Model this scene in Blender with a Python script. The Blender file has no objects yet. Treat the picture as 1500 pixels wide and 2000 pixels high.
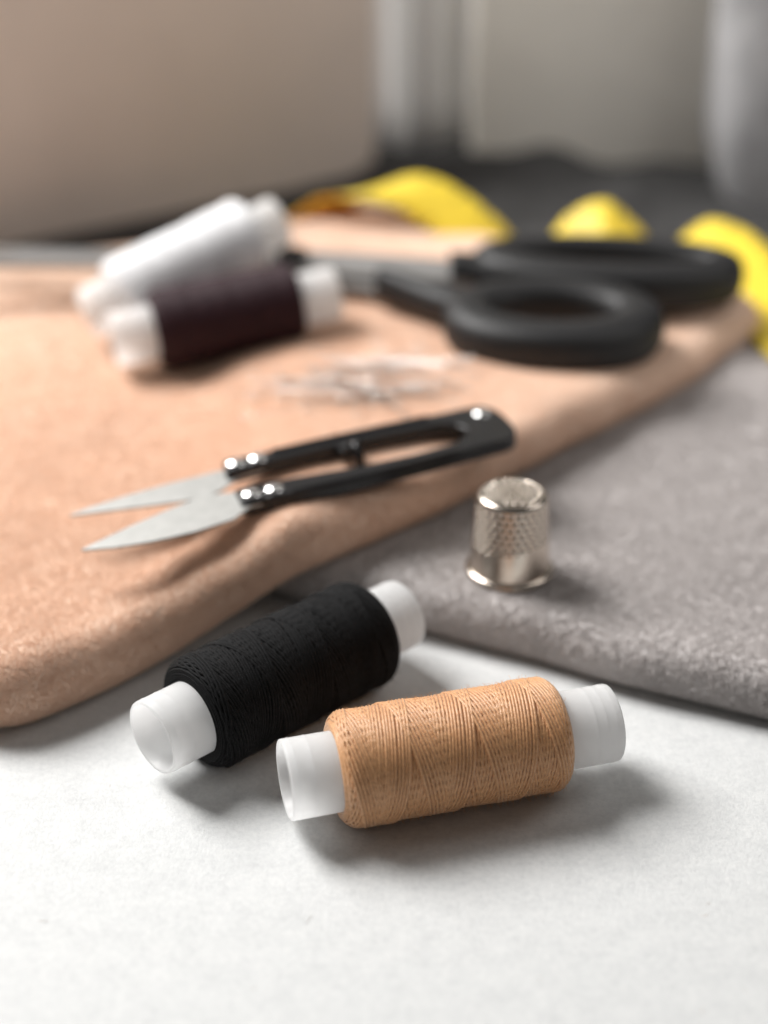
import bpy, math, random
import numpy as np
from mathutils import Vector, Matrix

random.seed(7)
rng = np.random.default_rng(7)
SC = bpy.context.scene
COL = SC.collection
CM = 0.01                       # every length below is written in centimetres

# ---------------------------------------------------------------- camera, light, exposure
cam = bpy.data.cameras.new('camera')
camo = bpy.data.objects.new('camera', cam)
COL.objects.link(camo)
camo.location = (0, 0, 16.7 * CM)
camo.rotation_euler = (math.radians(90 - 29.5), 0, 0)
cam.sensor_fit = 'VERTICAL'
cam.sensor_height = 36
cam.lens = 54
cam.clip_start = 0.01
cam.clip_end = 20
cam.dof.use_dof = True
cam.dof.focus_distance = 25.1 * CM
cam.dof.aperture_fstop = 6.1
SC.camera = camo

world = bpy.data.worlds.new('World')
SC.world = world
world.use_nodes = True
wn = world.node_tree
bg = wn.nodes['Background']
bg.inputs['Color'].default_value = (1.0, 0.955, 0.91, 1)
bg.inputs['Strength'].default_value = 0.085

def area(name, loc, target, size, size_y, power, color):
    l = bpy.data.lights.new(name, 'AREA')
    l.shape = 'RECTANGLE'
    l.size = size * CM
    l.size_y = size_y * CM
    l.energy = power
    l.color = color
    o = bpy.data.objects.new(name, l)
    COL.objects.link(o)
    o.location = Vector(loc) * CM
    d = Vector(target) - Vector(loc)
    o.rotation_euler = d.to_track_quat('-Z', 'Y').to_euler()
    return o

area('window_light', (-50, 60, 66), (1, 27, 0), 42, 50, 15.0, (1.0, 0.985, 0.965))
area('background_fill', (26, 32, 26), (6, 70, 4), 24, 24, 0.42, (1.0, 0.97, 0.94))  # added fill without a visible source, brightens the background

SC.view_settings.view_transform = 'Standard'
SC.view_settings.look = 'None'
SC.view_settings.exposure = 0.0
SC.view_settings.gamma = 1.0
SC.view_settings.use_curve_mapping = False
SC.render.engine = 'CYCLES'
SC.cycles.max_bounces = 8
SC.cycles.use_denoising = True

# ---------------------------------------------------------------- helpers
def tag(o, label=None, cat=None, group=None, kind=None):
    if label: o['label'] = label
    if cat: o['category'] = cat
    if group: o['group'] = group
    if kind: o['kind'] = kind
    return o

def empty(name, loc, rot=(0, 0, 0)):
    o = bpy.data.objects.new(name, None)
    COL.objects.link(o)
    o.empty_display_size = 0.005
    o.location = Vector(loc) * CM
    o.rotation_euler = rot
    return o

def mesh_obj(name, verts, faces, mat, parent=None, smooth=True, loc=(0, 0, 0)):
    me = bpy.data.meshes.new(name)
    v = np.asarray(verts, dtype=float) * CM
    me.from_pydata(v.tolist(), [], faces if isinstance(faces, list) else faces.tolist())
    me.polygons.foreach_set('use_smooth', [smooth] * len(me.polygons))
    me.materials.append(mat)
    me.update()
    o = bpy.data.objects.new(name, me)
    COL.objects.link(o)
    o.location = Vector(loc) * CM
    if parent: o.parent = parent
    return o

def bevel(o, w, seg=3, angle=35):
    m = o.modifiers.new('bevel', 'BEVEL')
    m.width = w * CM
    m.segments = seg
    m.limit_method = 'ANGLE'
    m.angle_limit = math.radians(angle)
    return o

def prism(name, outline, z0, z1, mat, parent, holes=None, bev=0.04, smooth=False):
    """extruded plan outline (cm), optionally with one hole joined as a ring of quads"""
    n = len(outline)
    vs = [(x, y, z0) for x, y in outline] + [(x, y, z1) for x, y in outline]
    if holes is None:
        fs = [list(range(n))[::-1], [n + i for i in range(n)]]
        fs += [[i, (i + 1) % n, n + (i + 1) % n, n + i] for i in range(n)]
    else:
        h = holes
        assert len(h) == n
        vs += [(x, y, z0) for x, y in h] + [(x, y, z1) for x, y in h]
        fs = []
        for i in range(n):
            j = (i + 1) % n
            fs.append([i, j, n + j, n + i])
            fs.append([2 * n + j, 2 * n + i, 3 * n + i, 3 * n + j])
            fs.append([n + i, n + j, 3 * n + j, 3 * n + i])
            fs.append([j, i, 2 * n + i, 2 * n + j])
    o = mesh_obj(name, vs, fs, mat, parent, smooth)
    if bev: bevel(o, bev)
    return o

def lathe(profile, seg=64, axis='x'):
    """closed profile of (position along axis, radius)"""
    n = len(profile)
    vs, fs = [], []
    for k in range(seg):
        a = 2 * math.pi * k / seg
        for (u, r) in profile:
            if axis == 'x': vs.append((u, r * math.cos(a), r * math.sin(a)))
            else: vs.append((r * math.cos(a), r * math.sin(a), u))
    for k in range(seg):
        k2 = (k + 1) % seg
        for i in range(n):
            j = (i + 1) % n
            fs.append([k * n + i, k * n + j, k2 * n + j, k2 * n + i])
    return vs, fs

def smoothstep(a, b, x):
    t = np.clip((x - a) / (b - a), 0, 1)
    return t * t * (3 - 2 * t)

def vnoise(p, seed=0):
    """vectorised 3D value noise in -1..1, p (N,3)"""
    p = np.asarray(p, dtype=float)
    i = np.floor(p).astype(np.int64)
    f = p - i
    f = f * f * (3 - 2 * f)
    def h(ix, iy, iz):
        n = (ix * 374761393 + iy * 668265263 + iz * 2147483647 + seed * 974634777) & 0xffffffff
        n = ((n ^ (n >> 13)) * 1274126177) & 0xffffffff
        n = ((n ^ (n >> 16)) * 2246822519) & 0xffffffff
        return ((n ^ (n >> 15)) & 0xffffff) / float(0xffffff) * 2 - 1
    x, y, z = i[:, 0], i[:, 1], i[:, 2]
    r = 0
    for dx in (0, 1):
        for dy in (0, 1):
            for dz in (0, 1):
                w = (f[:, 0] if dx else 1 - f[:, 0]) * (f[:, 1] if dy else 1 - f[:, 1]) * (f[:, 2] if dz else 1 - f[:, 2])
                r = r + w * h(x + dx, y + dy, z + dz)
    return r

def catmull(pts, per=12, closed=False):
    P = [np.array(p, dtype=float) for p in pts]
    n = len(P)
    out = []
    rngi = range(n) if closed else range(n - 1)
    for i in rngi:
        p0 = P[(i - 1) % n] if closed or i > 0 else 2 * P[0] - P[1]
        p1, p2 = P[i], P[(i + 1) % n]
        p3 = P[(i + 2) % n] if closed or i + 2 < n else 2 * P[-1] - P[-2]
        for k in range(per):
            t = k / per
            out.append(0.5 * ((2 * p1) + (-p0 + p2) * t + (2 * p0 - 5 * p1 + 4 * p2 - p3) * t * t + (-p0 + 3 * p1 - 3 * p2 + p3) * t ** 3))
    if not closed: out.append(P[-1])
    return np.array(out)

# ---------------------------------------------------------------- materials
def new_mat(name):
    m = bpy.data.materials.new(name)
    m.use_nodes = True
    nt = m.node_tree
    return m, nt, nt.nodes['Principled BSDF']

def L(nt, a, b): nt.links.new(a, b)

def noise_node(nt, scale, detail=3, rough=0.5, coord=None):
    if coord is None:
        coord = nt.nodes.new('ShaderNodeTexCoord').outputs['Object']
    n = nt.nodes.new('ShaderNodeTexNoise')
    n.inputs['Scale'].default_value = scale
    n.inputs['Detail'].default_value = detail
    n.inputs['Roughness'].default_value = rough
    L(nt, coord, n.inputs['Vector'])
    return n

def ramp(nt, fac, stops):
    r = nt.nodes.new('ShaderNodeValToRGB')
    el = r.color_ramp.elements
    el[0].position, el[0].color = stops[0][0], (*stops[0][1], 1)
    el[1].position, el[1].color = stops[-1][0], (*stops[-1][1], 1)
    for p, c in stops[1:-1]:
        e = el.new(p)
        e.color = (*c, 1)
    L(nt, fac, r.inputs['Fac'])
    return r

def bump(nt, bsdf, height, strength, dist_cm):
    b = nt.nodes.new('ShaderNodeBump')
    b.inputs['Strength'].default_value = strength
    b.inputs['Distance'].default_value = dist_cm * CM
    L(nt, height, b.inputs['Height'])
    L(nt, b.outputs['Normal'], bsdf.inputs['Normal'])
    return b

def simple(name, col, rough=0.5, metal=0.0, var=0.0, vscale=200, bstr=0.0, bscale=600, bdist=0.01, **kw):
    m, nt, b = new_mat(name)
    b.inputs['Base Color'].default_value = (*col, 1)
    b.inputs['Roughness'].default_value = rough
    b.inputs['Metallic'].default_value = metal
    if var > 0:
        n = noise_node(nt, vscale, 4, 0.6)
        r = ramp(nt, n.outputs['Fac'], [(0.3, tuple(c * (1 - var) for c in col)), (0.7, tuple(min(1, c * (1 + var)) for c in col))])
        L(nt, r.outputs['Color'], b.inputs['Base Color'])
    if bstr > 0:
        n2 = noise_node(nt, bscale, 4, 0.6)
        bump(nt, b, n2.outputs['Fac'], bstr, bdist)
    for k, v in kw.items():
        b.inputs[k].default_value = v
    return m

M_table = None
def table_mat():
    m, nt, b = new_mat('white_tabletop')
    tc = nt.nodes.new('ShaderNodeTexCoord').outputs['Object']
    n1 = noise_node(nt, 950, 5, 0.7, tc)
    n2 = noise_node(nt, 260, 5, 0.65, tc)
    mx = nt.nodes.new('ShaderNodeMix'); mx.data_type = 'FLOAT'
    mx.inputs['Factor'].default_value = 0.4
    L(nt, n1.outputs['Fac'], mx.inputs[2]); L(nt, n2.outputs['Fac'], mx.inputs[3])
    r = ramp(nt, mx.outputs[0], [(0.3, (0.58, 0.59, 0.595)), (0.5, (0.69, 0.70, 0.70)), (0.68, (0.77, 0.775, 0.77))])
    L(nt, r.outputs['Color'], b.inputs['Base Color'])
    n3 = noise_node(nt, 1500, 5, 0.7, tc)
    bump(nt, b, n3.outputs['Fac'], 0.5, 0.03)
    b.inputs['Roughness'].default_value = 0.55
    b.inputs['Specular IOR Level'].default_value = 0.35
    return m
M_table = table_mat()

def cloth_mat(name, col, dark):
    m, nt, b = new_mat(name)
    n = noise_node(nt, 700, 4, 0.65)
    r = ramp(nt, n.outputs['Fac'], [(0.3, dark), (0.62, col)])
    L(nt, r.outputs['Color'], b.inputs['Base Color'])
    b.inputs['Roughness'].default_value = 0.95
    b.inputs['Specular IOR Level'].default_value = 0.1
    b.inputs['Sheen Weight'].default_value = 0.25
    b.inputs['Sheen Roughness'].default_value = 0.5
    bump(nt, b, n.outputs['Fac'], 0.5, 0.04)
    return m

def fibre_mat(name, c0, c1, rough=0.8, trans=0.35):
    m = bpy.data.materials.new(name)
    m.use_nodes = True
    nt = m.node_tree
    nt.nodes.clear()
    out = nt.nodes.new('ShaderNodeOutputMaterial')
    hi = nt.nodes.new('ShaderNodeHairInfo')
    r = ramp(nt, hi.outputs['Random'], [(0.0, c0), (1.0, c1)])
    d = nt.nodes.new('ShaderNodeBsdfDiffuse')
    t = nt.nodes.new('ShaderNodeBsdfTranslucent')
    mx = nt.nodes.new('ShaderNodeMixShader')
    mx.inputs[0].default_value = trans
    L(nt, r.outputs['Color'], d.inputs['Color']); L(nt, r.outputs['Color'], t.inputs['Color'])
    L(nt, d.outputs[0], mx.inputs[1]); L(nt, t.outputs[0], mx.inputs[2])
    L(nt, mx.outputs[0], out.inputs['Surface'])
    return m

BEIGE, BEIGE_D = (0.86, 0.67, 0.54), (0.82, 0.61, 0.48)
GREY, GREY_D = (0.62, 0.59, 0.58), (0.50, 0.47, 0.46)
M_beige = cloth_mat('beige_fleece', BEIGE, BEIGE_D)
M_grey = cloth_mat('grey_fleece', GREY, GREY_D)
M_beige_f = fibre_mat('beige_fibres', (0.85, 0.655, 0.525), (0.90, 0.73, 0.61))
M_grey_f = fibre_mat('grey_fibres', (0.62, 0.59, 0.58), (0.76, 0.73, 0.72))
M_char = simple('charcoal_felt', (0.045, 0.044, 0.044), 0.9, var=0.3, vscale=300, bstr=0.5, bscale=900, bdist=0.03)

def thread_mat(name, col, dark, spec=0.7, sheen=0.35, rough=0.40):
    m, nt, b = new_mat(name)
    n = noise_node(nt, 2500, 3, 0.6)
    r = ramp(nt, n.outputs['Fac'], [(0.32, dark), (0.6, col)])
    L(nt, r.outputs['Color'], b.inputs['Base Color'])
    b.inputs['Roughness'].default_value = rough
    b.inputs['Specular IOR Level'].default_value = spec
    b.inputs['Sheen Weight'].default_value = sheen
    bump(nt, b, n.outputs['Fac'], 0.7, 0.015)
    return m
M_th = {
    'tan': thread_mat('tan_thread', (0.76, 0.41, 0.19), (0.54, 0.265, 0.11)),
    'black': thread_mat('black_thread', (0.011, 0.011, 0.012), (0.004, 0.004, 0.004), 0.15, 0.02, 0.75),
    'maroon': thread_mat('maroon_thread', (0.030, 0.005, 0.011), (0.015, 0.002, 0.005), 0.3, 0.05, 0.6),
    'white': thread_mat('white_thread', (0.94, 0.94, 0.95), (0.86, 0.86, 0.88), 0.3),
}

def plastic_tube():
    m = bpy.data.materials.new('translucent_white_plastic')
    m.use_nodes = True
    nt = m.node_tree
    b = nt.nodes['Principled BSDF']
    out = nt.nodes['Material Output']
    b.inputs['Base Color'].default_value = (0.93, 0.93, 0.93, 1)
    b.inputs['Roughness'].default_value = 0.32
    b.inputs['Specular IOR Level'].default_value = 0.45
    b.inputs['Subsurface Weight'].default_value = 0.35
    b.inputs['Subsurface Radius'].default_value = (1, 1, 1)
    b.inputs['Subsurface Scale'].default_value = 0.0015
    n = noise_node(nt, 300, 3, 0.5)
    bump(nt, b, n.outputs['Fac'], 0.12, 0.02)
    t = nt.nodes.new('ShaderNodeBsdfTranslucent')
    t.inputs['Color'].default_value = (0.98, 0.98, 0.98, 1)
    mx = nt.nodes.new('ShaderNodeMixShader')
    mx.inputs[0].default_value = 0.60
    L(nt, b.outputs[0], mx.inputs[1]); L(nt, t.outputs[0], mx.inputs[2])
    L(nt, mx.outputs[0], out.inputs['Surface'])
    return m
M_tube = plastic_tube()
M_steel = simple('brushed_steel', (0.46, 0.46, 0.445), 0.5, 0.7, var=0.08, vscale=400, bstr=0.06, bscale=1500, bdist=0.004)
M_rivet = simple('polished_rivet', (0.85, 0.85, 0.85), 0.22, 1.0)
M_pin = simple('nickel_pin', (0.62, 0.60, 0.58), 0.3, 1.0)
M_blackmetal = simple('black_enamel', (0.007, 0.007, 0.008), 0.26, 0.0, var=0.2, bstr=0.05, bscale=800, **{'Specular IOR Level': 0.35})
M_blackplastic = simple('black_soft_plastic', (0.007, 0.007, 0.008), 0.55, 0.0, var=0.2, bstr=0.08, bscale=1500)
M_shearsteel = simple('dull_shear_steel', (0.24, 0.235, 0.23), 0.5, 0.25, var=0.08)

# ---------------------------------------------------------------- setting
def grid_plane(name, x0, x1, y0, y1, z, mat, thick=0.0):
    vs = [(x0, y0, z), (x1, y0, z), (x1, y1, z), (x0, y1, z)]
    fs = [[0, 1, 2, 3]]
    if thick:
        vs += [(x, y, z - thick) for x, y, _ in vs[:4]]
        fs += [[4, 7, 6, 5], [0, 4, 5, 1], [1, 5, 6, 2], [2, 6, 7, 3], [3, 7, 4, 0]]
    return mesh_obj(name, vs, fs, mat, None, False)

table = grid_plane('tabletop', -70, 70, -25, 92, 0, M_table, 2.5)
tag(table, kind='structure')

# ---------------------------------------------------------------- folded fleece
def resample_closed(P, n):
    Q = np.vstack([P, P[:1]])
    d = np.r_[0, np.cumsum(np.linalg.norm(np.diff(Q, axis=0), axis=1))]
    s = np.linspace(0, d[-1], n, endpoint=False)
    return np.c_[np.interp(s, d, Q[:, 0]), np.interp(s, d, Q[:, 1])]

def rounded_outline(poly, rad, n):
    """poly: list of (x,y,(corner radius)) CCW"""
    out = []
    m = len(poly)
    for i in range(m):
        p = np.array(poly[i][:2]); a = np.array(poly[i - 1][:2]); b = np.array(poly[(i + 1) % m][:2])
        r = poly[i][2] if len(poly[i]) > 2 else rad
        da, db = a - p, b - p
        la, lb = np.linalg.norm(da), np.linalg.norm(db)
        k = min(r, la * 0.48, lb * 0.48)
        q0, q1 = p + da / la * k, p + db / lb * k
        for t in np.linspace(0, 1, 9):
            out.append((1 - t) ** 2 * q0 + 2 * t * (1 - t) * p + t * t * q1)
    return resample_closed(np.array(out), n)

def frustum_weight(P):
    """how large a point shows from in front of the table (real-size culling of unseen pile)"""
    pit = math.radians(29.5)
    c, s = math.cos(pit), math.sin(pit)
    X, Y, Z = P[:, 0], P[:, 1], P[:, 2] - 16.7
    w = Y * c - Z * s
    u = X / w * 3000
    v = (Y * s + Z * c) / w * 3000
    inside = (np.abs(u) < 900) & (v > -1150) & (v < 1100) & (w > 5)
    return inside * (26.0 / np.maximum(w, 15)) ** 3.2 + 0.02

def hair(name, roots, dirs, length, radius, mat, parent, seed=3, curl=0.5, seg=4):
    N = len(roots)
    r = np.random.default_rng(seed)
    ln = length * r.uniform(0.55, 1.25, N)
    P = np.zeros((N, seg, 3))
    side = r.normal(size=(N, 3)); side /= np.linalg.norm(side, axis=1)[:, None]
    for k in range(seg):
        t = k / (seg - 1)
        P[:, k] = roots + dirs * (ln * t)[:, None] + side * (ln * curl * math.sin(t * 2.4) * 0.5)[:, None] - np.array([0, 0, 1]) * (ln * 0.25 * t * t)[:, None]
    cu = bpy.data.hair_curves.new(name)
    cu.add_curves([seg] * N)
    cu.attributes['position'].data.foreach_set('vector', (P * CM).astype(np.float32).ravel())
    rad = np.tile(np.linspace(1, 0.45, seg), N) * radius * CM
    at = cu.attributes.get('radius') or cu.attributes.new('radius', 'FLOAT', 'POINT')
    at.data.foreach_set('value', rad.astype(np.float32))
    cu.materials.append(mat)
    o = bpy.data.objects.new(name, cu)
    COL.objects.link(o)
    if parent: o.parent = parent
    return o

def fleece(name, poly, t, basef, puff, mat, fmat, nf, label, rad=1.5, seed=1, M=620, fl=0.10, fr=0.0048, clump=0.30, grain=0.12):
    C = rounded_outline(poly, rad, M)
    nx = np.roll(C, -1, 0) - np.roll(C, 1, 0)
    nrm = np.c_[-nx[:, 1], nx[:, 0]]
    nrm /= np.linalg.norm(nrm, axis=1)[:, None]
    r = t * 0.5
    rings = []
    base_z = []
    for ph in np.linspace(-90, 90, 17):
        a = math.radians(ph)
        rings.append((C + nrm * (r - r * math.cos(a)) * 1.1, r + r * math.sin(a)))
    inner = rings[-1][0]
    cen = inner.mean(axis=0)
    for s in np.linspace(0, 1, 70)[1:-1]:
        q = s ** 1.0
        rings.append((inner * (1 - q) + cen * q, t))
    vs = []
    for xy, z in rings:
        vs.append(np.c_[xy, np.full(M, z)])
    V = np.vstack(vs)
    V0 = V.copy()
    V[:, 2] += basef(V[:, 0], V[:, 1])
    f = np.clip(V0[:, 2] / t, 0, 1)
    V[:, 2] += puff(V[:, 0], V[:, 1]) * f
    # fine clumps of pile
    nz = (vnoise(V * np.array([6, 6, 6]), seed) * 0.02 + vnoise(V * 13, seed + 5) * 0.014) * grain
    ring_c = np.vstack([V[:, :2].mean(axis=0)] * len(V))
    out = np.zeros_like(V)
    outn = np.tile(-nrm, (len(rings), 1))
    side = 1 - f
    out[:, :2] = outn * (1 - np.abs(f - 0.5) * 0)[:, None] * (f < 0.98)[:, None] * np.sin(np.pi * np.clip(f, 0, 1))[:, None]
    out[:, 2] = f ** 2
    # slow in-and-out waver of the folded edge
    wob = vnoise(np.c_[V0[:, :2] * 0.7, np.zeros(len(V))], seed + 9) * 0.10
    V += out * nz[:, None]
    V[:, :2] += out[:, :2] * wob[:, None]
    fs = []
    idx = np.arange(M)
    j = (idx + 1) % M
    F = []
    for k in range(len(rings) - 1):
        F.append(np.c_[k * M + idx, k * M + j, (k + 1) * M + j, (k + 1) * M + idx])
    F = np.vstack(F)
    ci = len(V)
    last = (len(rings) - 1) * M
    cp = V[last:last + M].mean(axis=0)
    V = np.vstack([V, cp[None]])
    faces = F.tolist() + [[last + i, last + int(j[i]), ci] for i in range(M)] + [list(range(M))[::-1]]
    o = mesh_obj(name, V, faces, mat)
    tag(o, label, 'fleece cloth')
    # pile
    A, B, Cc, D = V[F[:, 0]], V[F[:, 1]], V[F[:, 2]], V[F[:, 3]]
    n = np.cross(Cc - A, D - B)
    ar = np.linalg.norm(n, axis=1)
    n = n / np.maximum(ar, 1e-9)[:, None]
    mid = (A + B + Cc + D) / 4
    w = ar * frustum_weight(mid) * (mid[:, 2] > 0.04)
    r_ = np.random.default_rng(seed)
    pick = r_.choice(len(F), nf, p=w / w.sum())
    u, v = r_.random(nf)[:, None], r_.random(nf)[:, None]
    root = (A[pick] * (1 - u) + B[pick] * u) * (1 - v) + (D[pick] * (1 - u) + Cc[pick] * u) * v
    nn = n[pick]
    fld = np.c_[vnoise(root * 11, seed + 20), vnoise(root * 11, seed + 21), vnoise(root * 11, seed + 22)] * clump
    fld += np.c_[vnoise(root * 2.2, seed + 23), vnoise(root * 2.2, seed + 24), vnoise(root * 2.2, seed + 25)] * 0.3
    d = nn * 0.75 + fld + r_.normal(size=(nf, 3)) * 0.28
    d /= np.linalg.norm(d, axis=1)[:, None]
    dn = (d * nn).sum(1)
    d += nn * np.maximum(0, 0.25 - dn)[:, None]
    d /= np.linalg.norm(d, axis=1)[:, None]
    h = hair('pile', root - nn * 0.01, d, fl, fr, fmat, o, seed)
    h['kind'] = 'stuff'
    return o

# beige cloth: flat on the table at the left, lying over the grey cloth at the right
def b_base(x, y):
    return 1.0 * smoothstep(-5.0, -1.2, x) * (1 - 0.5 * smoothstep(30, 36, y))
def b_puff(x, y):
    z = np.zeros_like(x)
    p = np.c_[x, y, z]
    c = 0.16 * smoothstep(0, 1, vnoise(p * np.array([0.35, 0.5, 1]), 40) * 0.5 + 0.5)
    c += 0.045 * vnoise(p * np.array([0.9, 1.1, 1]), 41)
    # soft puckers that run in from the folded edge
    along = x * 0.72 + y * 0.69
    c += 0.06 * vnoise(np.c_[along * 1.6, z, z], 43) * smoothstep(34, 22, y)
    return c
BT = 1.2
def b_top(x, y):
    X, Y = np.array([float(x)]), np.array([float(y)])
    return float(b_base(X, Y)[0] + BT + b_puff(X, Y)[0])
beige = fleece('folded_fleece', [(-6.5, 21.2, 0.9), (-4.1, 23.3, 3), (-1.5, 24.95, 3), (2.0, 28.0, 3), (5.8, 31.9, 3), (10.4, 38.0, 1.6), (2.8, 43.2, 3), (-1.0, 46.4, 2), (-5, 44.2, 2), (-13, 42.3, 2), (-16, 34, 2), (-13, 24.0, 2)],
               BT, b_base, b_puff, M_beige, M_beige_f, 460000,
               'tan beige folded fleece with a thick rounded edge, under the spools, shears and snips', seed=2)
tag(beige, group='folded fleece pieces')

def g_puff(x, y):
    p = np.c_[x, y, np.zeros_like(x)]
    return 0.07 * vnoise(p * 0.45, 60) + 0.02 * vnoise(p * 1.2, 61)
GT = 1.0
grey = fleece('folded_fleece', [(-2.9, 26.2, 0.7), (0.35, 24.75, 2), (3.3, 23.3, 3), (6.9, 21.65, 3), (12, 19.6, 2), (17, 25, 2), (16, 41, 2), (9, 44, 2), (2, 38, 2)],
              GT, lambda x, y: np.zeros_like(x), g_puff, M_grey, M_grey_f, 460000,
              'warm grey folded fleece lying flat under the thimble', seed=5, clump=0.85, grain=0.55)
tag(grey, group='folded fleece pieces')

# charcoal fabric bunched behind
def spread_fabric():
    nx, ny = 260, 90
    X = np.linspace(-34, 34, nx); Y = np.linspace(42.2, 57.0, ny)
    gx, gy = np.meshgrid(X, Y)
    x, y = gx.ravel(), gy.ravel()
    p = np.c_[x, y, x * 0]
    y2 = y + 1.2 * vnoise(p * np.array([0.13, 0.05, 1]), 90)
    z = 0.10 + 0.5 * smoothstep(-4, 3, x) * np.maximum(0, vnoise(p * np.array([0.35, 0.5, 1]), 81) + 0.35) + 0.45 * np.maximum(0, vnoise(p * np.array([0.5, 0.3, 1]), 82))
    z = z * smoothstep(42.2, 44.5, y) + 0.03
    V = np.vstack([np.c_[x, y2, z + 0.12], np.c_[x, y2, z * 0 + 0.01]])
    F = []
    N = nx * ny
    for i in range(ny - 1):
        for k in range(nx - 1):
            a = i * nx + k
            F.append([a, a + 1, a + nx + 1, a + nx])
    for k in range(nx - 1):
        F.append([k + 1, k, k + N, k + 1 + N])
        a = (ny - 1) * nx + k
        F.append([a, a + 1, a + 1 + N, a + N])
    o = mesh_obj('charcoal_fabric', V, F, M_char)
    tag(o, 'dark charcoal fabric spread behind the fleece and the yellow tape', 'fabric')
spread_fabric()

# ---------------------------------------------------------------- background
M_brown = simple('brown_board', (0.74, 0.64, 0.57), 0.8, var=0.06, vscale=14)
def slab(name, x0, x1, y0, y1, z0, z1, mat, label, cat, bev=0.3, rot=0, tilt=0):
    vs = [(x, y, z) for z in (z0, z1) for x, y in ((x0, y0), (x1, y0), (x1, y1), (x0, y1))]
    fs = [[3, 2, 1, 0], [4, 5, 6, 7], [0, 1, 5, 4], [1, 2, 6, 5], [2, 3, 7, 6], [3, 0, 4, 7]]
    o = mesh_obj(name, vs, fs, mat, None, False)
    if bev: bevel(o, bev, 5)
    tag(o, label, cat)
    return o
board = slab('upright_board', -19.0, 0, 0, 1.4, 0, 11, M_brown, 'smooth brown board standing upright behind the fleece at the left', 'board', 0.4)
board.location = (-0.2 * CM, 53.6 * CM, 0)
board.rotation_euler = (0, 0, math.atan2(7.4, 11.2))

def curtain(name, x0, x1, y, h, amp, freq, mat, label, cat, seed=0):
    n = 420
    xs = np.linspace(x0, x1, n)
    ys = y + amp * np.sin((xs - x0) * freq + 2.4) + 0.3 * vnoise(np.c_[xs * 0.9, xs * 0, xs * 0], seed)
    V, F = [], []
    rows = 12
    for r in range(rows + 1):
        z = h * r / rows
        fl = 1 + 0.15 * (1 - r / rows)
        for side in (0, 1):
            for i in range(n):
                V.append((xs[i] - 0.05 * (z - h) * 0.3, y + (ys[i] - y) * fl + side * 0.18, z))
    for r in range(rows):
        a, b = r * 2 * n, (r + 1) * 2 * n
        for i in range(n - 1):
            F.append([a + i, a + i + 1, b + i + 1, b + i])
            F.append([a + n + i + 1, a + n + i, b + n + i, b + n + i + 1])
        F.append([a + n, a, b, b + n]); F.append([a + n - 1, a + 2 * n - 1, b + 2 * n - 1, b + n - 1])
    for i in range(n - 1):
        F.append([i + 1, i, n + i, n + i + 1])
        t = rows * 2 * n
        F.append([t + i, t + i + 1, t + n + i + 1, t + n + i])
    o = mesh_obj(name, V, F, mat)
    tag(o, label, cat)
    return o
M_curt = simple('white_curtain', (0.92, 0.92, 0.92), 0.8, var=0.05)
curtain('pleated_curtain', -9.0, 3.7, 56.2, 28, 0.26, 4.4, M_curt, 'pale grey curtain hanging in narrow vertical folds beside the brown board', 'curtain', 4)
M_wall = simple('pale_sage_wall', (0.93, 0.90, 0.83), 0.75, var=0.08, vscale=22)
slab('pale_panel', 3.1, 12.5, 54.6, 55.6, 0, 28, M_wall, 'pale sage green panel upright between the curtain and the grey cushion', 'panel', 0.3)
M_cush = simple('grey_plush', (0.38, 0.38, 0.39), 0.9, var=0.35, vscale=38, bstr=0.4, bscale=500, bdist=0.05)
def cushion(name, c, ax, mat, label, cat):
    V, F = [], []
    n, m = 72, 40
    for i in range(m + 1):
        v = -math.pi / 2 + math.pi * i / m
        for k in range(n):
            u = 2 * math.pi * k / n
            def se(w, e): return math.copysign(abs(w) ** e, w)
            V.append((se(math.cos(v), .45) * se(math.cos(u), .5) * ax[0], se(math.cos(v), .45) * se(math.sin(u), .5) * ax[1], se(math.sin(v), .5) * ax[2]))
    V = np.array(V)
    d = vnoise(V * 0.35, 9) * 0.6
    V = V * (1 + d[:, None] * 0.08) + np.array(c)
    V[:, 2] = np.maximum(V[:, 2], 0.0)
    for i in range(m):
        for k in range(n):
            k2 = (k + 1) % n
            F.append([i * n + k, i * n + k2, (i + 1) * n + k2, (i + 1) * n + k])
    o = mesh_obj(name, V, F, mat)
    tag(o, label, cat)
    return o
cushion('plush_cushion', (17.0, 51.5, 8), (6.0, 3, 9.5), M_cush, 'mottled grey plush cushion at the far right behind the tape', 'cushion')

# ---------------------------------------------------------------- thread spools
TL, TR, TI = 5.6, 0.655, 0.585         # tube length, outer and inner radius

def tube_along(P, er, a, sides=5, closed=False):
    n = len(P)
    T = np.gradient(P, axis=0)
    T /= np.linalg.norm(T, axis=1)[:, None]
    B = np.cross(T, er)
    B /= np.linalg.norm(B, axis=1)[:, None]
    E = np.cross(B, T)
    ang = np.arange(sides) * 2 * math.pi / sides
    V = P[:, None, :] + a * (np.cos(ang)[None, :, None] * E[:, None, :] + np.sin(ang)[None, :, None] * B[:, None, :])
    V = V.reshape(-1, 3)
    i = np.arange(n - 1)[:, None]
    k = np.arange(sides)[None, :]
    k2 = (k + 1) % sides
    F = np.stack([i * sides + k, i * sides + k2, (i + 1) * sides + k2, (i + 1) * sides + k], -1).reshape(-1, 4)
    return V, F

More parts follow.
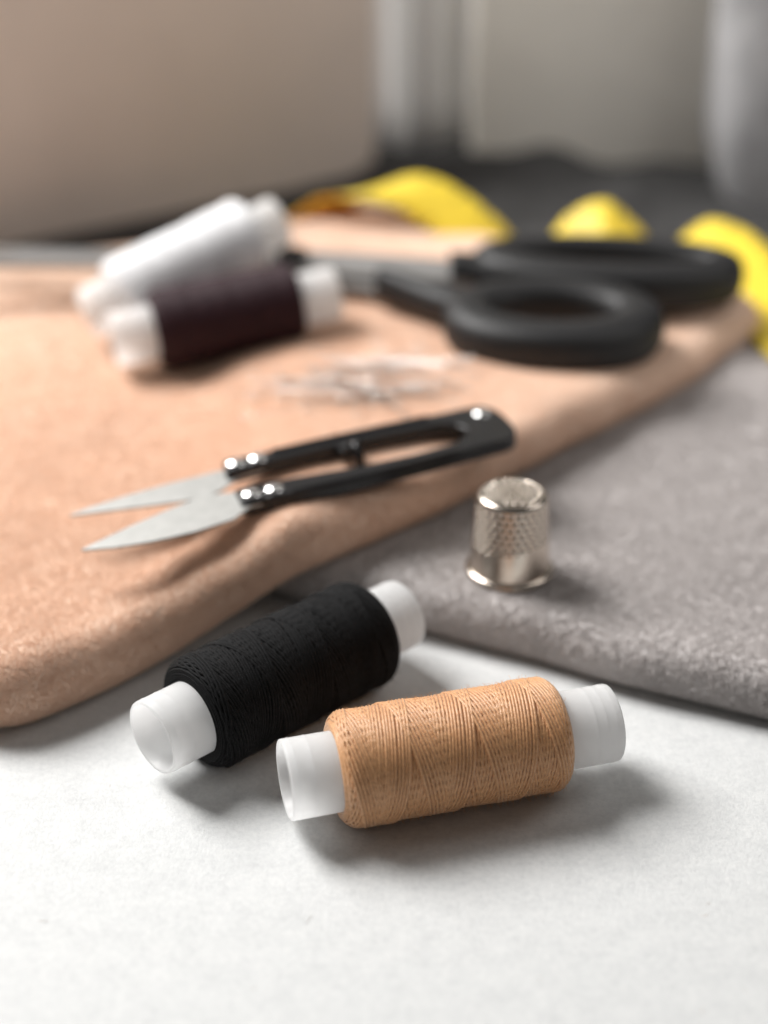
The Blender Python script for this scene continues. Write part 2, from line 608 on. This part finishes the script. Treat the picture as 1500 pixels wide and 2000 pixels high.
def winding_mesh(length, seed, passes=64, R0=0.9, a=0.0262, per_turn=56):
    r = np.random.default_rng(seed)
    h = length / 2
    def Rad(x):
        e = np.clip((np.abs(x) - (h - 0.22)) / 0.22, 0, 1.15)
        return R0 - 0.12 * e ** 2.4 + 0.012 * vnoise(np.c_[x * 1.3, x * 0, x * 0], seed)
    Vs, Fs, off = [], [], 0
    # body under the strands
    prof = [(x, Rad(np.array([x]))[0] - 0.040) for x in np.linspace(-h, h, 40)]
    prof = [(-h + 0.10, TR - 0.02)] + [(-h - 0.01, TR + 0.03)] + prof + [(h + 0.01, TR + 0.03), (h - 0.10, TR - 0.02)]
    v, f = lathe(prof, 64)
    Vs.append(np.array(v)); Fs.append(np.array(f)); off += len(v)
    # criss-cross passes, one continuous strand
    turns = 3.4
    th0 = 0.0
    xprev = None
    allx, allth, allr = [], [], []
    for p in range(passes):
        T = turns + r.normal() * 0.004
        if p % 2 == 1: T += 0.053 + (turns * -2 % 1) * 1.0
        n = int(T * per_turn)
        u = np.linspace(0, 1, n, endpoint=False)
        e = 0.5 - 0.5 * np.cos(np.pi * u)
        uu = u * 0.9 + e * 0.1
        hh = h - 0.01 - r.random() * 0.006
        x = (-hh + 2 * hh * uu) * (1 if p % 2 == 0 else -1)
        if p == 0 or True:
            x = x + 0.0035 * vnoise(np.c_[u * 5 + p * 7.3, u * 0, u * 0], seed + 3)
        allx.append(x); allth.append(th0 + u * T * 2 * math.pi)
        allr.append(np.full(n, 0.012 - 0.0011 * (passes - 1 - p) + 0.002 * (p % 2)))
        th0 += T * 2 * math.pi
    x = np.concatenate(allx); th = np.concatenate(allth); ra = np.concatenate(allr)
    k = np.ones(3) / 3
    x = np.convolve(np.pad(x, 1, 'edge'), k, 'valid')
    rr = Rad(x) + ra + 0.004 * vnoise(np.c_[np.arange(len(x)) * 0.05, x * 0, x * 0], seed + 6)
    er = np.c_[x * 0, np.cos(th), np.sin(th)]
    P = er * rr[:, None] + np.c_[x, x * 0, x * 0]
    v, f = tube_along(P, er, a)
    Vs.append(v); Fs.append(f + off); off += len(v)
    # coils on both end faces
    for sgn in (-1, 1):
        n = 9 * 60
        u = np.linspace(0, 1, n)
        rad = TR + 0.01 + (R0 - 0.13 - TR) * (1 - (1 - u) ** 1.0)
        th = u * 5.5 * 2 * math.pi + r.random() * 6
        er = np.c_[u * 0, np.cos(th), np.sin(th)]
        xx = sgn * (h + 0.02 - 0.03 * u ** 3 + 0.012 * vnoise(np.c_[u * 30, u * 0, u * 0], seed + 8))
        P = er * rad[:, None] + np.c_[xx, xx * 0, xx * 0]
        v, f = tube_along(P, er, a)
        Vs.append(v); Fs.append(f + off); off += len(v)
    me = bpy.data.meshes.new('thread_winding')
    V = np.vstack(Vs) * CM
    F = np.vstack(Fs)
    me.from_pydata(V.tolist(), [], F.tolist())
    me.polygons.foreach_set('use_smooth', [True] * len(me.polygons))
    me.update()
    return me

def tube_mesh():
    h = TL / 2
    o = []
    def ridge(x, w=0.016, b=0.006): return [(x - w, TR), (x, TR + b), (x + w, TR)]
    prof = [(-h, TI + 0.02), (-h, TR - 0.03), (-h + 0.015, TR - 0.006), (-h + 0.04, TR)]
    for x in (-h + 0.14, -h + 0.40): prof += ridge(x)
    prof += [(-h + 0.6, TR), (0, TR - 0.005), (h - 0.6, TR)]
    for x in (h - 0.48, h - 0.30, h - 0.12): prof += ridge(x)
    prof += [(h - 0.04, TR), (h - 0.015, TR - 0.006), (h, TR - 0.03), (h, TI + 0.02), (h - 0.02, TI)]
    prof += [(h - 1.0, TI - 0.015), (0, TI - 0.03), (-h + 1.0, TI - 0.015), (-h + 0.02, TI)]
    v, f = lathe(prof, 96)
    me = bpy.data.meshes.new('spool_tube')
    me.from_pydata((np.array(v) * CM).tolist(), [], [q[::-1] for q in f])
    me.polygons.foreach_set('use_smooth', [True] * len(me.polygons))
    me.materials.append(M_tube)
    me.update()
    return me
TUBE = tube_mesh()

def stray(parent, length, N, mat, seed, R0):
    r = np.random.default_rng(seed)
    h = length / 2
    x = r.uniform(-h, h, N)
    th = r.uniform(0, 2 * math.pi, N)
    er = np.c_[x * 0, np.cos(th), np.sin(th)]
    rr = R0 + 0.015 - 0.14 * np.clip((np.abs(x) - (h - 0.3)) / 0.3, 0, 1) ** 2.4
    root = er * rr[:, None] + np.c_[x, x * 0, x * 0]
    tang = np.c_[x * 0, -np.sin(th), np.cos(th)] * r.choice([-1, 1], N)[:, None]
    d = er * r.uniform(0.1, 0.8, N)[:, None] + tang + r.normal(size=(N, 3)) * 0.35
    d /= np.linalg.norm(d, axis=1)[:, None]
    o = hair('stray_fibres', root, d, 0.10, 0.0022, mat, parent, seed, 1.0)
    o['kind'] = 'stuff'
    return o

def spool(end_a, end_b, kind, length, label, seed, roll=0.0, shift=0.0, fibres=0, R0=0.93, passes=52):
    a, b = Vector(end_a), Vector(end_b)
    c = (a + b) / 2
    d = (b - a).normalized()
    root = empty('thread_spool', c)
    root.rotation_mode = 'QUATERNION'
    root.rotation_quaternion = d.to_track_quat('X', 'Z') @ Vector((1, 0, 0)).rotation_difference(Vector((1, 0, 0)))
    tag(root, label, 'thread spool', 'spools of sewing thread')
    t = bpy.data.objects.new('plastic_tube', TUBE)
    COL.objects.link(t); t.parent = root
    me = winding_mesh(length, seed, passes, R0)
    me.materials.append(M_th[kind])
    w = bpy.data.objects.new('thread_winding', me)
    COL.objects.link(w); w.parent = root
    w.location = (shift * CM, 0, 0)
    w.rotation_euler = (roll, 0, 0)
    if fibres:
        s = stray(root, length, fibres, M_fib[kind], seed + 1, R0)
        s.location = (shift * CM, 0, 0)
    return root
M_fib = {'tan': fibre_mat('tan_thread_fibres', (0.6, 0.33, 0.16), (0.85, 0.55, 0.33), trans=0.5),
         'black': fibre_mat('black_thread_fibres', (0.008, 0.008, 0.009), (0.03, 0.03, 0.03), trans=0.3)}
spool((-1.50, 19.22, .93), (3.72, 20.68, .93), 'tan', 3.74, 'golden tan thread spool lying in front on the white table', 11, fibres=2600, shift=-0.07)
spool((-3.86, 20.17, 0.99), (0.36, 23.97, 0.99), 'black', 3.86, 'black thread spool on the white table between the tan spool and the beige fleece', 23, fibres=2600, shift=0.0, roll=1.0, R0=0.99)
zL = b_top(-6.2, 34.2); zR = b_top(-1.1, 36)
spool((-6.35, 34.2, zL + 0.95), (-1.35, 35.85, zR + 0.82), 'maroon', 3.55, 'dark maroon thread spool lying on the beige fleece against the white spool', 31, passes=44, R0=0.96)
spool((-7.25, 35.75, b_top(-7.4, 35.6) + 0.98), (-2.85, 38.5, 3.55), 'white', 3.9, 'white thread spool leaning at a tilt behind the maroon spool', 37, passes=44, R0=0.98)

# ---------------------------------------------------------------- thread snips
def snips():
    ox, oy = 2.46, 28.10
    zt = b_top(2.2, 28.1) + 0.10
    z2 = b_top(-2.6, 26.2) + 0.12
    ang = math.radians(-159.6)
    root = empty('thread_snips', (ox, oy, zt))
    tilt = math.atan2(z2 - zt, 5.6)
    q = Matrix.Rotation(ang, 4, 'Z') @ Matrix.Rotation(-tilt, 4, 'Y')
    root.rotation_mode = 'QUATERNION'
    root.rotation_quaternion = q.to_quaternion()
    tag(root, 'black handled thread snips with open steel blades lying on the beige fleece', 'thread snips')
    H = 0.30
    arc = [(0.50 - 0.78 * max(0, math.cos(t)) ** 0.5, -0.42 + 0.86 * math.copysign(abs(math.sin(t)) ** 0.75, math.sin(t))) for t in np.linspace(-math.pi / 2 + 0.001, math.pi / 2 - 0.001, 19)]
    near_out = [(2.2, 0.58), (3.5, 0.66), (4.6, 0.66), (5.2, 0.66), (5.75, 0.62)]
    near_in = [(5.72, 0.04), (5.2, 0.02), (4.4, 0.06), (3.2, 0.16), (2.0, 0.16), (1.1, 0.06)]
    slot = [(0.78, -0.16), (0.68, -0.38), (0.78, -0.62)]
    far_in = [(1.1, -0.80), (2.0, -0.82), (3.2, -0.84), (4.4, -0.78), (5.2, -0.72), (5.7, -0.66)]
    far_out = [(5.62, -1.20), (5.0, -1.22), (4.2, -1.22), (2.8, -1.26), (1.6, -1.28)]
    out = arc + near_out + near_in + slot + far_in + far_out
    # triangulate by strips: near side and far side share the arc
    import bmesh
    bm = bmesh.new()
    fv = [bm.verts.new((x * CM, y * CM, 0)) for x, y in out]
    f = bm.faces.new(fv)
    r = bmesh.ops.extrude_face_region(bm, geom=[f])
    bmesh.ops.translate(bm, verts=[v for v in r['geom'] if isinstance(v, bmesh.types.BMVert)], vec=(0, 0, H * CM))
    bmesh.ops.recalc_face_normals(bm, faces=bm.faces[:])
    me = bpy.data.meshes.new('handle_frame'); bm.to_mesh(me); bm.free()
    me.materials.append(M_blackmetal)
    fr = bpy.data.objects.new('handle_frame', me); COL.objects.link(fr); fr.parent = root
    bevel(fr, 0.05, 4, 30)
    # hollow channel on top of the near arm and round the end: raised lips
    def rail(pts, w, h0, h1):
        P = catmull(pts, 6)
        T = np.gradient(P, axis=0); T /= np.linalg.norm(T, axis=1)[:, None]
        N = np.c_[-T[:, 1], T[:, 0]]
        Lh = (P + N * w / 2).tolist(); Rh = (P - N * w / 2).tolist()
        return Lh + Rh[::-1]
    for pts in ([(1.2, 0.46), (3.2, 0.58), (4.7, 0.58)], [(1.2, -1.18), (3.2, -1.17), (4.6, -1.12)]):
        prism('handle_rib', rail(pts, 0.10, 0, 0), H - 0.02, H + 0.05, M_blackmetal, root, bev=0.02)
    # blades
    farb = [(4.9, -1.12), (5.8, -1.10), (6.8, -1.02), (7.7, -0.90), (8.4, -0.76), (8.82, -0.64), (8.83, -0.60), (8.0, -0.44), (7.1, -0.28), (6.3, -0.16), (5.9, -0.30), (5.4, -0.68), (4.9, -0.74)]
    nearb = [(4.9, 0.12), (5.6, 0.02), (6.25, -0.14), (7.0, 0.08), (7.9, 0.42), (8.86, 0.84), (8.87, 0.88), (8.3, 1.04), (7.6, 1.13), (6.8, 1.13), (6.0, 0.98), (5.6, 0.68), (4.9, 0.60)]
    b1 = prism('blade', farb, 0.10, 0.15, M_steel, root, bev=0.015)
    b2 = prism('blade', nearb, 0.17, 0.22, M_steel, root, bev=0.015)
    # the frame's mouth grips the blades; rivets hold them
    def riv(x, y, r=0.20, h=0.10, m=M_rivet):
        prof = [(0, 0.0005), (0, r)] + [(h * math.sin(t), r * math.cos(t)) for t in np.linspace(0.25, 1.5, 7)] + [(h, 0.0005)]
        v, f = lathe([(u + H - 0.01, rr) for u, rr in prof], 28, 'z')
        return mesh_obj('rivet', np.array(v) + np.array([x, y, 0]), f, m, root)
    riv(5.42, -0.96); riv(4.96, -0.98)
    riv(5.48, 0.36); riv(5.02, 0.36)
    riv(0.12, -0.88, 0.18, 0.08)
    # finger stop: a little ring post between the arms
    P = np.array([(3.1, -0.34 + 0.26 * math.cos(t), H * 0.8 + 0.26 * math.sin(t)) for t in np.linspace(-0.4, math.pi + 0.4, 24)])
    er = P - np.array([3.1, -0.34, H * 0.8]); er /= np.linalg.norm(er, axis=1)[:, None]
    v, f = tube_along(P, er, 0.09, 10)
    mesh_obj('stop_ring', v, f, M_blackmetal, root)
    bx = [(2.9, -0.83), (3.35, -0.83), (3.35, -0.5), (2.9, -0.5)]
    prism('stop_block', bx, 0.1, H + 0.04, M_blackmetal, root, bev=0.05)
    return root
snips()

# ---------------------------------------------------------------- thimble
def thimble():
    zb = GT + 0.06
    root = empty('thimble', (2.42, 25.35, zb))
    tag(root, 'silver dimpled metal thimble standing open side down on the grey fleece', 'thimble')
    Hh, rb, rt = 1.72, 0.775, 0.68
    m, nt, b = new_mat('thimble_metal')
    b.inputs['Base Color'].default_value = (0.62, 0.55, 0.48, 1)
    b.inputs['Metallic'].default_value = 1
    b.inputs['Roughness'].default_value = 0.22
    # body with real dimples pressed into the knurled band
    nseg, rows = 300, 150
    V, F = [], []
    prof = []
    for i in range(rows + 1):
        t = i / rows
        z = 0.10 + t * (Hh - 0.10 - 0.12)
        prof.append((z, rb + (rt - rb) * t ** 1.15, t))
    for ph in np.linspace(0, math.pi / 2, 14)[1:]:
        prof.append((Hh - 0.12 + 0.12 * math.sin(ph), rt - 0.12 + 0.12 * math.cos(ph), 2))
    for (z, r, t) in prof:
        for k in range(nseg):
            a = 2 * math.pi * k / nseg
            dd = 0
            if t <= 1:
                nrow = 0.135
                ncol = 30
                if z > 0.70 + 0.10 * math.sin(a * 1.0 + 2.2):
                    row = z / nrow
                    ri = math.floor(row)
                    fx = (a / (2 * math.pi) * ncol + 0.5 * (ri % 2)) % 1 - 0.5
                    fy = row - ri - 0.5
                    q = (fx / 0.42) ** 2 + (fy / 0.42) ** 2
                    if q < 1: dd = 0.045 * (1 - q)
            V.append(((r - dd) * math.cos(a), (r - dd) * math.sin(a), z))
    n = len(prof)
    for i in range(n - 1):
        for k in range(nseg):
            k2 = (k + 1) % nseg
            F.append([i * nseg + k, i * nseg + k2, (i + 1) * nseg + k2, (i + 1) * nseg + k])
    mesh_obj('thimble_body', V, F, m, root)
    # dimpled top disc, slightly domed
    V, F = [], []
    R = rt - 0.12
    nr = 70
    for i in range(nr + 1):
        r = R * i / nr
        for k in range(180):
            a = 2 * math.pi * k / 180
            x, y = r * math.cos(a), r * math.sin(a)
            z = Hh + 0.03 * (1 - (r / R) ** 2)
            g = 0.15
            yy = y / (g * 0.87); ri = math.floor(yy)
            fx = (x / g + 0.5 * (ri % 2)) % 1 - 0.5
            fy = yy - ri - 0.5
            q = (fx / 0.42) ** 2 + (fy / 0.42) ** 2
            if q < 1 and r < R * 0.97: z -= 0.085 * (1 - q)
            V.append((x, y, z))
    for i in range(nr):
        for k in range(180):
            k2 = (k + 1) % 180
            F.append([i * 180 + k, (i + 1) * 180 + k, (i + 1) * 180 + k2, i * 180 + k2])
    mesh_obj('thimble_top', V, F, m, root)
    # rolled brim
    prof = []
    for t in np.linspace(0, 2 * math.pi, 20, endpoint=False):
        prof.append((0.075 + 0.075 * math.sin(t), rb + 0.005 + 0.075 * math.cos(t)))
    v, f = lathe(prof, 120, 'z')
    mesh_obj('rolled_brim', v, f, m, root)
thimble()

# ---------------------------------------------------------------- shears
def ring_handle(name, cx, cy, a, b, rot, w, zc, h, parent, extra=None, seg=96):
    """rounded finger loop swept round an ellipse"""
    V, F = [], []
    ns = 24
    for k in range(seg):
        t = 2 * math.pi * k / seg
        p = np.array([a * math.cos(t), b * math.sin(t)])
        d = np.array([-a * math.sin(t), b * math.cos(t)]); d /= np.linalg.norm(d)
        nrm = np.array([d[1], -d[0]])
        ww = w(t) if callable(w) else w
        for s in range(ns):
            u = 2 * math.pi * s / ns
            cu, su = math.cos(u), math.sin(u)
            ex = math.copysign(abs(cu) ** 0.75, cu) * ww
            ez = math.copysign(abs(su) ** 0.75, su) * h / 2
            q = p + nrm * ex
            c, sn = math.cos(rot), math.sin(rot)
            V.append((cx + q[0] * c - q[1] * sn, cy + q[0] * sn + q[1] * c, zc + ez))
    for k in range(seg):
        k2 = (k + 1) % seg
        for s in range(ns):
            s2 = (s + 1) % ns
            F.append([k * ns + s, k2 * ns + s, k2 * ns + s2, k * ns + s2])
    return V, F

def bar(pts, widths, z, h, ns=20):
    """rounded bar along plan points, with width per point"""
    P = catmull([(x, y) for x, y in pts], 8)
    W = np.interp(np.linspace(0, 1, len(P)), np.linspace(0, 1, len(widths)), widths)
    Z = np.interp(np.linspace(0, 1, len(P)), np.linspace(0, 1, len(z)), z)
    T = np.gradient(P, axis=0); T /= np.linalg.norm(T, axis=1)[:, None]
    V, F = [], []
    for i in range(len(P)):
        nrm = np.array([-T[i, 1], T[i, 0]])
        for s in range(ns):
            u = 2 * math.pi * s / ns
            cu, su = math.cos(u), math.sin(u)
            q = P[i] + nrm * math.copysign(abs(cu) ** 0.7, cu) * W[i] / 2
            V.append((q[0], q[1], Z[i] + math.copysign(abs(su) ** 0.7, su) * h / 2))
    n = len(P)
    for i in range(n - 1):
        for s in range(ns):
            s2 = (s + 1) % ns
            F.append([i * ns + s, (i + 1) * ns + s, (i + 1) * ns + s2, i * ns + s2])
    F.append(list(range(ns))); F.append([(n - 1) * ns + s for s in range(ns)][::-1])
    return V, F

def merge(parts):
    V, F, o = [], [], 0
    for v, f in parts:
        V += list(map(tuple, v)); F += [[i + o for i in q] for q in f]; o += len(v)
    return V, F

def shears():
    z0 = 2.15
    root = empty('fabric_shears', (-2.4, 38.6, 0))
    tag(root, 'large fabric shears with black loop handles lying across the beige fleece', 'shears')
    ox, oy = -2.4, 38.6
    def loc(p): return [(x - ox, y - oy) for x, y in p]
    blade1 = [(2.6, 38.3), (0.8, 38.75), (-2.4, 39.3), (-6, 39.25), (-12.8, 38.6), (-12.8, 38.4), (-6, 38.2), (-2.4, 37.9), (0.5, 37.2), (2.8, 36.9)]
    blade2 = [(-2.4, 39.1), (-6, 39.7), (-12.5, 40.3), (-12.5, 40.15), (-6, 38.9), (-2.6, 38.1), (-0.3, 37.0), (1.5, 35.15), (1.9, 35.4), (0.4, 37.4)]
    bl = prism('blade', loc(blade1), z0 + 0.22, z0 + 0.42, M_shearsteel, root, bev=0.05)
    bl2 = prism('blade', loc(blade2), z0 - 0.02, z0 + 0.18, M_shearsteel, root, bev=0.05)
    prof = [(0, 0.001), (0, 0.42), (0.14, 0.42), (0.22, 0.34), (0.24, 0.001)]
    v, f = lathe([(u + z0 + 0.42, r) for u, r in prof], 40, 'z')
    bo = mesh_obj('pivot_bolt', v, f, M_blackplastic, root)
    def T(vf): 
        v, f = vf
        return [(x - ox, y - oy, z) for x, y, z in v], f
    hc = z0 + 0.35
    up = merge([T(ring_handle('', 5.75, 37.65, 3.0, 1.05, math.radians(-6), lambda t: 0.52 + 0.10 * math.sin(-t), hc + 0.05, 1.2, root)),
                T(bar([(1.7, 37.6), (2.5, 37.6), (3.4, 37.5)], [1.0, 1.4, 1.6], [z0 + 0.45, hc, hc], 0.95))])
    lo = merge([T(ring_handle('', 4.05, 34.25, 2.05, 1.42, math.radians(-3), lambda t: 0.60 + 0.06 * math.sin(-t), hc, 1.2, root)),
                T(bar([(-0.1, 36.85), (0.8, 36.2), (1.7, 35.5), (2.5, 35.0)], [0.5, 0.8, 1.1, 1.1], [z0 + 0.4, hc, hc, hc], 0.85))])
    mesh_obj('loop_handle', *up, M_blackplastic, root)
    mesh_obj('loop_handle', *lo, M_blackplastic, root)
shears()

# ---------------------------------------------------------------- tape measure
def tape():
    m, nt, b = new_mat('yellow_tape_face')
    b.inputs['Roughness'].default_value = 0.45
    uv = nt.nodes.new('ShaderNodeUVMap')
    sep = nt.nodes.new('ShaderNodeSeparateXYZ')
    L(nt, uv.outputs['UV'], sep.inputs[0])
    def math_n(op, a, bb=None):
        n = nt.nodes.new('ShaderNodeMath'); n.operation = op
        for i, s in enumerate((a, bb)):
            if s is None: continue
            if isinstance(s, (int, float)): n.inputs[i].default_value = s
            else: L(nt, s, n.inputs[i])
        return n.outputs[0]
    fr = math_n('FRACT', math_n('MULTIPLY', sep.outputs[0], 1.0))       # u in centimetres
    tick = math_n('LESS_THAN', fr, 0.07)
    edge = math_n('GREATER_THAN', math_n('ABSOLUTE', math_n('SUBTRACT', sep.outputs[1], 0.5)), 0.28)
    k = math_n('MULTIPLY', tick, edge)
    mx = nt.nodes.new('ShaderNodeMix'); mx.data_type = 'RGBA'
    mx.inputs[6].default_value = (0.86, 0.64, 0.05, 1)
    mx.inputs[7].default_value = (0.03, 0.03, 0.02, 1)
    L(nt, k, mx.inputs[0])
    L(nt, mx.outputs[2], b.inputs['Base Color'])
    # control: centre point and half-width vector (to the tape's upper edge)
    ctl = [((-3.3, 46.6, 0.5), (0.75, 0.4, -0.35)),
           ((-2.3, 45.0, 1.35), (0.75, 0.42, -0.35)),
           ((-1.3, 44.3, 2.25), (0.70, 0.48, -0.25)),
           ((-0.3, 43.9, 2.75), (0.60, 0.50, 0.10)),
           ((0.7, 43.6, 2.80), (0.60, 0.48, 0.32)),
           ((1.7, 43.2, 2.40), (0.62, 0.40, 0.42)),
           ((2.8, 42.6, 1.70), (0.50, 0.45, 0.45)),
           ((3.9, 42.3, 1.00), (0.2, 0.7, 0.2)),
           ((5.0, 42.7, 1.05), (-0.2, 0.7, 0.3)),
           ((5.7, 42.9, 1.70), (-0.25, 0.62, 0.42)),
           ((6.4, 42.8, 2.05), (0.05, 0.60, 0.50)),
           ((7.0, 42.5, 1.60), (0.3, 0.60, 0.40)),
           ((7.9, 42.2, 1.0), (0.3, 0.65, 0.3)),
           ((8.8, 41.5, 2.1), (0.45, 0.55, 0.35)),
           ((9.8, 40.2, 2.1), (0.65, 0.38, 0.25)),
           ((10.15, 38.2, 1.55), (0.75, 0.1, 0.15)),
           ((10.25, 36.2, 1.22), (0.78, -0.05, 0.03)),
           ((10.9, 34.0, 1.16), (0.75, 0.15, 0.0)),
           ((12.8, 31.5, 1.16), (0.6, 0.5, 0.0))]
    C = catmull([c for c, _ in ctl], 14)
    W = catmull([w for _, w in ctl], 14)
    W = W / np.linalg.norm(W, axis=1)[:, None] * 0.78
    T = np.gradient(C, axis=0); T /= np.linalg.norm(T, axis=1)[:, None]
    N = np.cross(T, W); N /= np.linalg.norm(N, axis=1)[:, None]
    s = np.r_[0, np.cumsum(np.linalg.norm(np.diff(C, axis=0), axis=1))]
    th = 0.018
    V, uvs = [], []
    cross = 5
    n = len(C)
    for side in (1, -1):
        for i in range(n):
            for j in range(cross):
                q = j / (cross - 1) * 2 - 1
                V.append(C[i] + W[i] * q + N[i] * th * side)
                uvs.append((s[i], (q + 1) / 2))
    F = []
    for i in range(n - 1):
        for j in range(cross - 1):
            a = i * cross + j
            F.append([a, a + cross, a + cross + 1, a + 1])
            a += n * cross
            F.append([a, a + 1, a + cross + 1, a + cross])
        a0, a1 = i * cross, (i + 1) * cross
        o = n * cross
        F.append([a0, a0 + o, a1 + o, a1])
        a0 += cross - 1; a1 += cross - 1
        F.append([a0, a1, a1 + o, a0 + o])
    o = mesh_obj('tape_measure', V, F, m)
    uvl = o.data.uv_layers.new(name='UVMap')
    for p in o.data.polygons:
        for li in p.loop_indices:
            uvl.data[li].uv = uvs[o.data.loops[li].vertex_index]
    o.data.materials.append(simple('tape_back_lit_through', (0.72, 0.36, 0.015), 0.5))  # orange underside: light showing through the tape is put into the colour
    nv = n * cross
    for p in o.data.polygons:
        if all(v >= nv for v in p.vertices): p.material_index = 1
    tag(o, 'yellow sewing tape measure in loose standing loops behind the shears', 'tape measure')
tape()

# ---------------------------------------------------------------- pins
def pin_mesh():
    prof = [(0, 0.0005), (0.35, 0.010), (2.75, 0.0115), (2.76, 0.032), (2.80, 0.036), (2.84, 0.026), (2.845, 0.0005)]
    v, f = lathe([(u - 1.4, r) for u, r in prof], 10)
    me = bpy.data.meshes.new('straight_pin')
    me.from_pydata((np.array(v) * CM).tolist(), [], f)
    me.polygons.foreach_set('use_smooth', [True] * len(me.polygons))
    me.materials.append(M_pin); me.update()
    return me
PIN = pin_mesh()
pr = random.Random(5)
first = None
for i in range(66):
    if i < 44:
        x = pr.gauss(0.2, 0.55); y = pr.gauss(31.6, 1.0)
        a = pr.gauss(-0.45, 0.6) if pr.random() < 0.8 else pr.uniform(-1.5, 1.5)
    else:
        x = pr.gauss(-1.2, 0.8); y = pr.gauss(31.2, 0.55)
        a = pr.gauss(-0.45, 0.25)
    x = max(-2.2, min(1.4, x)); y = max(30.3 + 0.3 * max(0, x + 1), min(33.4, y))
    if first is None:
        o = first = bpy.data.objects.new('straight_pin', PIN)
    else:
        o = first.copy()
    COL.objects.link(o)
    dz = math.sin(a)
    z1 = b_top(x - 1.3 * math.cos(a), y - 1.3 * dz); z2 = b_top(x + 1.3 * math.cos(a), y + 1.3 * dz)
    lift = 0.06 + 0.34 * pr.random() * math.exp(-((x - .15) ** 2 + (y - 31.9) ** 2) / 1.2)
    o.location = Vector((x, y, max((z1 + z2) / 2, b_top(x, y)) + lift)) * CM
    flip = math.pi if pr.random() < 0.4 else 0
    o.rotation_euler = (0, -math.atan2(z2 - z1, 2.6) * (1 if not flip else -1) + pr.gauss(0, 0.03), a + flip)
    tag(o, 'thin silver straight pin in the loose pile on the beige fleece behind the snips', 'pin', 'scattered silver straight pins')

# ---------------------------------------------------------------- lint on the tabletop
r_ = np.random.default_rng(77)
n_l = 13
root_l = np.c_[r_.uniform(-6.5, 8, n_l), r_.uniform(14.5, 22, n_l), np.full(n_l, 0.004)]
dl = np.c_[r_.normal(size=(n_l, 2)), np.full(n_l, 0.02)]
dl /= np.linalg.norm(dl, axis=1)[:, None]
P = np.zeros((n_l, 6, 3))
perp = np.c_[-dl[:, 1], dl[:, 0], np.zeros(n_l)]
ll = r_.uniform(0.04, 0.2, n_l)
cv = r_.normal(size=n_l) * 0.5
for k in range(6):
    t = k / 5
    P[:, k] = root_l + dl * (ll * t)[:, None] + perp * (ll * cv * math.sin(t * 3))[:, None] * 0.5
cu = bpy.data.hair_curves.new('lint')
cu.add_curves([6] * n_l)
cu.attributes['position'].data.foreach_set('vector', (P * CM).astype(np.float32).ravel())
at_ = cu.attributes.get('radius') or cu.attributes.new('radius', 'FLOAT', 'POINT')
at_.data.foreach_set('value', np.full(n_l * 6, 0.0022 * CM, dtype=np.float32))
cu.materials.append(fibre_mat('lint_fibres', (0.25, 0.22, 0.2), (0.6, 0.45, 0.35)))
lint = bpy.data.objects.new('lint', cu)
COL.objects.link(lint)
tag(lint, 'fine stray lint fibres scattered on the white tabletop in front', 'lint', kind='stuff')
